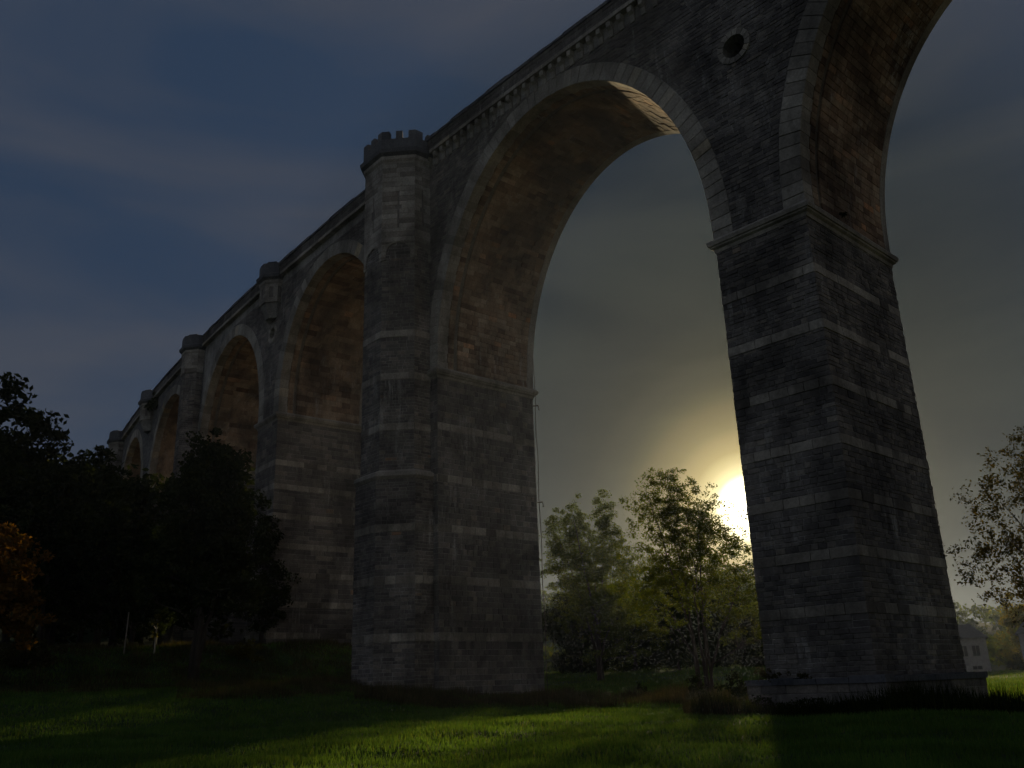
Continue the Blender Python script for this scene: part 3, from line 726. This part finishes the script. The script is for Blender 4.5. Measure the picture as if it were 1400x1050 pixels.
# ------------------------------------------------------------------ trees
def crown_leaves(centres, rad, nper, size, r_):
    n = len(centres)*nper; C = np.repeat(np.array(centres), nper, 0); R = np.repeat(np.array(rad), nper)
    v = r_.normal(size=(n, 3)); v /= np.linalg.norm(v, axis=1)[:, None]; rr = R*(r_.random(n)**.45)
    C = C+v*rr[:, None]*np.array([1, 1, .7])
    u = r_.normal(size=(n, 3)); u /= np.linalg.norm(u, axis=1)[:, None]; w = np.cross(u, r_.normal(size=(n, 3))); w /= np.linalg.norm(w, axis=1)[:, None]
    sz = size*r_.uniform(.6, 1.4, n); V = np.zeros((n, 4, 3))
    V[:, 0] = C-u*sz[:, None]*.6; V[:, 1] = C+w*sz[:, None]*.33; V[:, 2] = C+u*sz[:, None]*.6; V[:, 3] = C-w*sz[:, None]*.33
    return V
def tree(name, label, cat, base, lobes, trunk_r, stems, leaf, nper, lmat, seed, group=None, limb_z=.35, clr=.55, bark=BARK, droop=0., lean=(0, 0), build_root=True):
    """lobes: (dx,dy,dz,rx,ry,rz,n) ellipsoids of leaf clusters relative to the base"""
    r_ = np.random.default_rng(seed); rd = random.Random(seed)
    root_ = empty(name, base, label, cat, group); base = Vector(base)
    cs = []; rads = []; tops = []
    for dx, dy, dz, rx, ry, rz, n in lobes:
        for k in range(n):
            v = r_.normal(size=3); v /= np.linalg.norm(v); q = (r_.random()**(1/2.2))*(1+.12*math.sin(5*v[0]+seed)+.12*math.sin(7*v[2]))
            cs.append((base.x+dx+v[0]*rx*q, base.y+dy+v[1]*ry*q, base.z+dz+v[2]*rz*q)); rads.append(clr*r_.uniform(.6, 1.3))
        tops.append(Vector((base.x+dx, base.y+dy, base.z+dz+rz*.55)))
    mb = MB()
    H = max(t_.z for t_ in tops)-base.z; nodes = []
    ends = []
    for k in range(stems):
        tp = tops[k % len(tops)]; off = Vector((rd.uniform(-.3, .3), rd.uniform(-.3, .3), 0))*(1 if stems > 1 else 0)
        sp = .35 if k >= len(tops) else 0.
        end = tp+Vector((rd.uniform(-1, 1)*H*sp*.5, rd.uniform(-1, 1)*H*sp*.5, -rd.random()*H*.15)); pts = []; n = 9
        for i in range(n):
            f = i/(n-1); bend = f**1.5
            p_ = base+off*.6+(end-base-off*.6)*f; p_.x = base.x+off.x+(end.x-base.x-off.x)*bend+rd.uniform(-.12, .12)*(f > 0)*H*.05+lean[0]*f; p_.y = base.y+off.y+(end.y-base.y-off.y)*bend+rd.uniform(-.12, .12)*(f > 0)*H*.05+lean[1]*f
            pts.append(p_)
        rr = [trunk_r*(1.25 if i == 0 else 1)*(1-.88*(i/(n-1)))/(stems**.4) for i in range(n)]
        pts[0].z -= .25; tube(mb, pts, rr, 7); 
        for i in range(2, n): nodes.append((pts[i], rr[i]))
    # limbs, then twigs to every cluster
    NP = np.array([tuple(p_) for p_, _ in nodes]); nodes2 = list(nodes)
    order = list(range(len(cs))); rd.shuffle(order)
    for q, i in enumerate(order):
        c_ = np.array(cs[i]); d = c_-NP; dist = np.linalg.norm(d, axis=1); pen = dist+np.maximum(0, (NP[:, 2]-c_[2])+dist*.35)*1.6
        j = int(np.argmin(pen)); st_, rad0 = nodes2[j]; L0 = float(dist[j])
        if L0 < .2: continue
        e_ = Vector(cs[i]); m1 = st_.lerp(e_, .4)+Vector((rd.uniform(-.1, .1)*L0, rd.uniform(-.1, .1)*L0, .10*L0)); m2 = st_.lerp(e_, .75)+Vector((rd.uniform(-.06, .06)*L0, rd.uniform(-.06, .06)*L0, .08*L0-droop*L0))
        r0 = min(rad0*.6, .012+.016*L0+trunk_r*.05)
        tube(mb, [st_, m1, m2, e_], [r0, r0*.75, r0*.5, .008], 4)
        if q < len(order)*.5:
            for p_, f in ((m1, .75), (m2, .5)): nodes2.append((p_, r0*f)); NP = np.vstack([NP, [tuple(p_)]])
    mb.build('trunk', bark, root_, smooth=True)
    V = crown_leaves(cs, rads, nper, leaf, r_)
    tri_mesh('crown', V, 4, np.clip(r_.normal(.5, .25, V.shape[0]), 0, 1), lmat, root_, base)
    return root_
def copy_tree(o, loc, rz, sc_, label=None):
    c_ = o.copy(); COL.objects.link(c_); c_.location = loc; c_.rotation_euler = (0, 0, rz); c_.scale = (sc_, sc_, sc_*1.0)
    if label: c_['label'] = label
    for ch in o.children:
        d_ = ch.copy(); COL.objects.link(d_); d_.parent = c_
    return c_

b_ = spot(10.9, 54)
tree('broadleaf_tree', 'round green tree just left of the near pier, beside the setting sun', 'tree', b_,
     [(-.3, -.2, 7.4, 3.5, 3.5, 3.3, 330), (-1.0, -.7, 10.5, 2.5, 2.5, 2.6, 240), (2.3, 1.6, 5.0, 2.6, 2.6, 2.6, 150), (-1.8, -1.3, 5.6, 2.3, 2.3, 2.4, 100), (.4, .3, 9.2, 2.5, 2.5, 2.2, 140)], .20, 7, .105, 46, LEAF, 11, clr=.40)
b_ = spot(4.7, 90)
tree('broadleaf_tree', 'tall feathery tree with three pointed tops beside the tower pier', 'tree', b_,
     [(-1.2, -1.0, 14.2, 1.3, 1.3, 4.4, 90), (1.1, .9, 14.5, 1.3, 1.3, 4.2, 90), (-2.7, -2.2, 12.6, 1.3, 1.3, 4.2, 80), (0, 0, 9.5, 4.6, 4.6, 5.6, 480), (1.2, 1.0, 5.4, 4.6, 4.6, 3.8, 260)], .32, 7, .16, 52, LEAF, 5, clr=.55)
# tree at the right edge of the picture, its trunk outside
b_ = spot(31.6, 40)
tree('broadleaf_tree', 'sparse wide tree at the right edge with thin arching branches', 'tree', b_,
     [(-1.5, -.4, 7.4, 2.4, 2.4, 2.2, 200), (-2.5, -.7, 5.2, 2.0, 2.0, 1.9, 140), (-1.6, -.4, 3.6, 1.8, 1.8, 1.0, 60), (.8, 0, 8.8, 2.8, 2.8, 2.6, 260)], .22, 7, .095, 24, LEAFB, 21, clr=.36, droop=.06)
# big dark tree in front of the far arches
b_ = spot(-19.0, 66)
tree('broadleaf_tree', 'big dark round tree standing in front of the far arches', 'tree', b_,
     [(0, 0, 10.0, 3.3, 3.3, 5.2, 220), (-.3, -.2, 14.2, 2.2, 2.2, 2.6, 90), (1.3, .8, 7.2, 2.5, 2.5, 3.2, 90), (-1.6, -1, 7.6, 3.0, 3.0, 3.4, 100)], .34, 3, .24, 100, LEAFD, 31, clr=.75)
b_ = spot(-30.2, 63)
tree('autumn_tree', 'low tree with rusty orange autumn leaves at the left edge', 'tree', b_,
     [(0, 0, 6.9, 3.0, 3.0, 2.9, 100), (.9, 1, 4.6, 2.8, 2.8, 2., 50)], .16, 3, .28, 60, LEAFO, 41, clr=.6)
# wood on the left, single trees
proto = []
for i, (sd, hh_, rr_) in enumerate(((51, 1., 1.), (52, 1.15, .85), (53, .9, 1.1))):
    pass
woods = [(-31.5, 82, 1.28, 0), (-29.0, 86, 1.16, 1), (-26.9, 88, 1.10, 2), (-25.3, 92, 1.05, 1), (-23.7, 95, .98, 0), (-22.2, 100, .80, 2), (-30.0, 74, .86, 2), (-27.3, 78, .84, 0), (-24.4, 80, .74, 1),
         (-22.6, 82, .62, 2), (-20.6, 84, .62, 0), (-15.5, 78, .60, 1), (-13.9, 84, .46, 2), (-33.5, 90, 1.4, 1), (-21.4, 74, .52, 1), (-12.0, 88, .36, 0)]
words = {(-31.5, 82): 'tallest dark tree of the wood, cut by the left edge of the picture', (-29.0, 86): 'dark tree with a feathery top, next right of the tallest at the left edge',
         (-26.9, 88): 'dark tree in the wood above the autumn coloured tree', (-25.3, 92): 'dark tree of the wood with a pointed crown left of the viaduct end',
         (-23.7, 95): 'dark tree sloping towards the far end of the viaduct', (-22.2, 100): 'last dark tree of the skyline touching the far end of the viaduct',
         (-30.0, 74): 'dark leafy tree directly behind the orange autumn tree', (-27.3, 78): 'dark tree in the lower row behind the autumn tree, right of it',
         (-24.4, 80): 'lower dark tree below the end of the skyline at the left', (-22.6, 82): 'small dark tree below the farthest arch', (-20.6, 84): 'dark tree left behind the big round dark tree',
         (-15.5, 78): 'dark tree right behind the big round dark tree', (-13.9, 84): 'small dark tree at the foot of the second pier from the tower', (-33.5, 90): 'high dark tree beyond the left edge',
         (-21.4, 74): 'low dark tree behind the lit sapling on the bank', (-12.0, 88): 'lowest dark tree between the tower pier and the big dark tree'}
protos = {}
for a, d, s_, v in woods:
    p_ = spot(a, d); lb = words[(a, d)]; gp = 'dark trees of the wood at the left'
    if v not in protos:
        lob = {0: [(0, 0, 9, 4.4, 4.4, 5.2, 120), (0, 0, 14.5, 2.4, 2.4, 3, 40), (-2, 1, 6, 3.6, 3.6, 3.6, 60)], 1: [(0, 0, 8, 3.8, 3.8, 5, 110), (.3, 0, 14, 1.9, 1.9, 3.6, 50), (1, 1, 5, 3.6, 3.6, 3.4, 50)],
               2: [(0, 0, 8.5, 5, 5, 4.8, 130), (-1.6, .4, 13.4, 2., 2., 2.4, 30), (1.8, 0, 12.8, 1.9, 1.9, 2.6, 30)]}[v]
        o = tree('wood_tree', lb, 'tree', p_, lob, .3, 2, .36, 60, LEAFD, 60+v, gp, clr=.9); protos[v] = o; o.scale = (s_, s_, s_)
    else: copy_tree(protos[v], p_, rnd.uniform(0, 6), s_, lb)

# bushes beyond the arch
def bush(label, base, lobes, lmat, seed, leaf=.25, nper=60, clr=.6, group=None, tr=.07): return tree('bush', label, 'bush', base, lobes, tr, 4, leaf, nper, lmat, seed, group, clr=clr)
for a, d, hh_, w_, lb in ((9.4, 118, 7.5, 6.5, 'dark bush behind the round tree beside the near pier'), (6.9, 122, 7.2, 6, 'dark bush between the two green trees beyond the arch'), (3.6, 120, 7., 6, 'dark bush behind the feathery tree beside the tower pier'), (13.2, 124, 6.4, 6, 'dark bush low at the left edge of the near pier')):
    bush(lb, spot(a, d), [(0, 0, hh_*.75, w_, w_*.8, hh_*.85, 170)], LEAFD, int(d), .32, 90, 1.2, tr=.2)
bush('yellow green tree crown behind the round tree, its top just below the sun', spot(12.9, 168), [(0, 0, 10.5, 9, 7, 11, 200)], LEAF, 75, .45, 90, 1.8, tr=.3)
bush('pale green tree crown between and behind the two trees beyond the arch', spot(7.6, 172), [(0, 0, 10.5, 11, 8, 11.5, 220)], LEAF, 76, .45, 90, 1.9, tr=.3)
bush('small dark shrub at the foot of the round tree trunk', spot(10.3, 50), [(0, 0, .6, .7, .7, .6, 14)], LEAFD, 77, .12, 40, .3, tr=.03)
bush('tiny dark shrub in the tall grass right of the tower pier', spot(7.0, 56), [(0, 0, .35, .35, .35, .45, 8)], LEAFD, 78, .1, 30, .2, tr=.02)
bush('bramble growing over the left corner of the near plinth', P(-5.9, -.7, -1.3), [(0, 0, .9, .8, .8, .9, 26)], LEAFD, 79, .10, 40, .25, tr=.02)
bush('low weeds on the plinth top at the left of the near pier', P(-4.6, -.4, -.12), [(0, 0, .35, .7, .3, .35, 16), (1.6, 0, .25, .8, .2, .25, 10)], DRY, 80, .07, 40, .16, tr=.015)
for a_, b_, c_, lb in ((-8.2, -.45, 38.2, 'tuft of grass growing on the parapet above the main arch'), (.35, 3.2, 20.6, 'small tuft rooted on the cornice of the near pier, side face')):
    bush(lb, P(a_, b_, c_), [(0, 0, .12, .25, .2, .2, 7)], LEAFD, 90+int(c_), .07, 26, .12, tr=.01)
bush('lit yellowish bush on the bank at the foot of the dark trees, left edge', spot(-28.0, 70), [(0, 0, .8, 2.2, 1.8, 1.0, 50)], DRY, 81, .2, 50, .5, tr=.05)
bush('tangled weeds heaped against the front of the near plinth', P(-2.2, -1.5, -1.4), [(-2.4, 0, .3, 1.2, .5, .5, 40), (0, -.1, .25, 1.4, .5, .45, 40), (2.0, 0, .2, 1.0, .4, .35, 24)], LEAFD, 94, .09, 40, .28, tr=.012)
bush('low bush on the bank crest right of the big dark trunk', spot(-16.4, 70), [(0, 0, .6, 1.6, 1.2, .7, 30)], LEAFY, 82, .16, 50, .35, tr=.04)
bush('ivy like bush rooted on the parapet beside the fourth turret', P(-94.6, -.3, 35.6), [(0, 0, .8, 1.6, .6, 1.2, 26)], LEAFD, 83, .3, 50, .5, tr=.05)
bush('round yellow green tree behind the white house at the right edge', spot(28.1, 150), [(0, 0, 4.6, 4.2, 4.2, 5.2, 110)], LEAFY, 84, .34, 60, .9, tr=.2)
bush('dark low hedge under the house at the right edge', spot(28.6, 132), [(0, 0, .8, 5, 2, 1.2, 60)], LEAFD, 85, .25, 60, .5, tr=.05)
tree('sapling', 'slim young birch catching the light on the bank, left of the big dark tree', 'sapling', spot(-21.4, 72), [(0, 0, 2.3, .22, .22, .6, 9), (0, 0, 1.2, .2, .2, .5, 5)], .06, 1, .14, 30, LEAFY, 86, clr=.16, bark=flat('birch_bark', (.45, .43, .38)))
m = MB(); p_ = spot(-23.0, 72); tube(m, [p_-Vector((0, 0, .2)), p_+Vector((.12, 0, 1.4)), p_+Vector((.2, 0, 2.9))], .045, 6)
o = m.build('wooden_stake', flat('weathered_wood', (.30, .27, .22)), None, p_); tag(o, 'thin leaning wooden stake on the bank left of the lit sapling', 'stake')

# ------------------------------------------------------------------ far hillside wood
n = 5200; a = rg.uniform(-60, 60, n); d = rg.uniform(150, 330, n); th = YAW+np.radians(a); X = CAM.x+d*np.sin(th); Y = CAM.y+d*np.cos(th); Z = hz_np(X, Y)
keep = (a > 15) | (d > 175); X, Y, Z = X[keep], Y[keep], Z[keep]
C = np.stack([X, Y, Z+rg.uniform(1, 4.5, len(X))], 1); V = crown_leaves(C, rg.uniform(1.5, 3., len(C)), 12, 1.3, rg)
o = tri_mesh('hillside_wood', V, 4, rg.random(V.shape[0]), LEAF); tag(o, 'far wooded hillside fading into the evening haze', 'wood', kind='stuff')

n = 2200; a = rg.uniform(-30, .5, n); d = rg.uniform(90, 150, n); th = YAW+np.radians(a); X = CAM.x+d*np.sin(th); Y = CAM.y+d*np.cos(th); Z = hz_np(X, Y)  # mostly hidden trees, added to block the low sun from the left meadow
bb = spot(-21.5, 72); off = (X-bb.x)*SUN.y-(Y-bb.y)*SUN.x; gap_ = abs(off) > 2.2; X, Y, Z = X[gap_], Y[gap_], Z[gap_]; n = len(X)  # clusters on the sun line left out so the sapling is lit
C = np.stack([X, Y, Z+rg.uniform(1, 17, n)], 1); V = crown_leaves(C, rg.uniform(1.2, 2.4, n), 30, .6, rg)
o = tri_mesh('shading_wood_behind_viaduct', V, 4, rg.random(V.shape[0]), LEAFD); tag(o, 'dark wood added behind the arches, mostly hidden, to shade the left meadow', 'wood', kind='stuff')

# ------------------------------------------------------------------ evening haze
HAZE = bpy.data.materials.new('haze'); HAZE.use_nodes = True; t = HAZE.node_tree; t.nodes.clear()
o_ = t.nodes.new('ShaderNodeOutputMaterial'); pv = t.nodes.new('ShaderNodeVolumePrincipled'); pv.inputs['Color'].default_value = (.58, .70, .98, 1)
pv.inputs['Density'].default_value = HZD; pv.inputs['Anisotropy'].default_value = .68; t.links.new(pv.outputs[0], o_.inputs['Volume'])
m = MB(); hexa(m, [Vector((x, y, z)) for z in (-6, 75) for x, y in ((-960, -960), (960, -960), (960, 960), (-960, 960))])
o = m.build('haze', HAZE); o['kind'] = 'stuff'; o['label'] = 'thin evening haze lying over the whole valley'; o['category'] = 'haze'; o.display_type = 'WIRE'

# ------------------------------------------------------------------ houses
def house(label, base, yaw, w, dpt, h, rh, wins, wallc, roofc):
    R = Matrix.Rotation(yaw, 3, 'Z'); ro = empty('house', base, label, 'house'); base = Vector(base)
    def G(x, y, z): return base+R @ Vector((x, y, z))
    def bx(x0, x1, y0, y1, z0, z1, mb): hexa(mb, [G(x0, y0, z0), G(x1, y0, z0), G(x1, y1, z0), G(x0, y1, z0), G(x0, y0, z1), G(x1, y0, z1), G(x1, y1, z1), G(x0, y1, z1)])
    m = MB(); bx(-w/2, w/2, 0, dpt, -1, h, m); m.build('wall', wallc, ro)
    m = MB(); e = .4; A = [G(-w/2-e, -e, h), G(w/2+e, -e, h), G(w/2+e, dpt+e, h), G(-w/2-e, dpt+e, h), G(-w/2+1.5, dpt/2, h+rh), G(w/2-1.5, dpt/2, h+rh)]
    m.add(A, [(0, 1, 5, 4), (1, 2, 5), (2, 3, 4, 5), (3, 0, 4), (3, 2, 1, 0)]); rf = m.build('roof', roofc, ro)
    m = MB(); bx(w*.1, w*.1+.6, dpt/2-.3, dpt/2+.3, h+rh*.6, h+rh+.9, m); m.build('chimney', wallc, rf)
    for x, z, ww, wh in wins:
        m = MB(); bx(x-ww/2-.08, x+ww/2+.08, -.06, .02, z-.08, z+wh+.08, m); f = m.build('window', flat('window_frame', (.3, .3, .29)), ro, G(x, 0, z))
        m = MB(); bx(x-ww/2, x-.03, -.10, -.05, z, z+wh, m); m.build('pane', GLASS, f, G(x, 0, z)); m = MB(); bx(x+.03, x+ww/2, -.10, -.05, z, z+wh, m); m.build('pane', GLASS, f, G(x, 0, z))
GLASS, t, b = mat('dark_glass'); b.inputs['Base Color'].default_value = (.03, .035, .04, 1); b.inputs['Roughness'].default_value = .15
WH = flat('pale_render', (.34, .33, .33)); RF = flat('slate_roof', (.09, .085, .085))
hb = spot(24.25, 140)
house('pale two storey house with small windows seen between the near pier and the right edge', hb, -YAW-math.radians(24.25), 9.8, 8, 4.4, 2.0, [(-3.2, 2.1, .85, 1.3), (-.4, 2.1, .85, 1.3), (2.0, 2.1, .85, 1.3), (3.5, 2.1, .85, 1.3), (-1.2, .4, 1.1, .4), (3.3, .4, 1.1, .4)], WH, RF)
hb = spot(29.5, 140)
house('pale house cut by the right edge of the picture', hb, -YAW-math.radians(29.5), 8, 7, 4.6, 2.6, [(-2.2, 2., .9, 1.3), (.6, 2., .9, 1.3)], WH, RF)
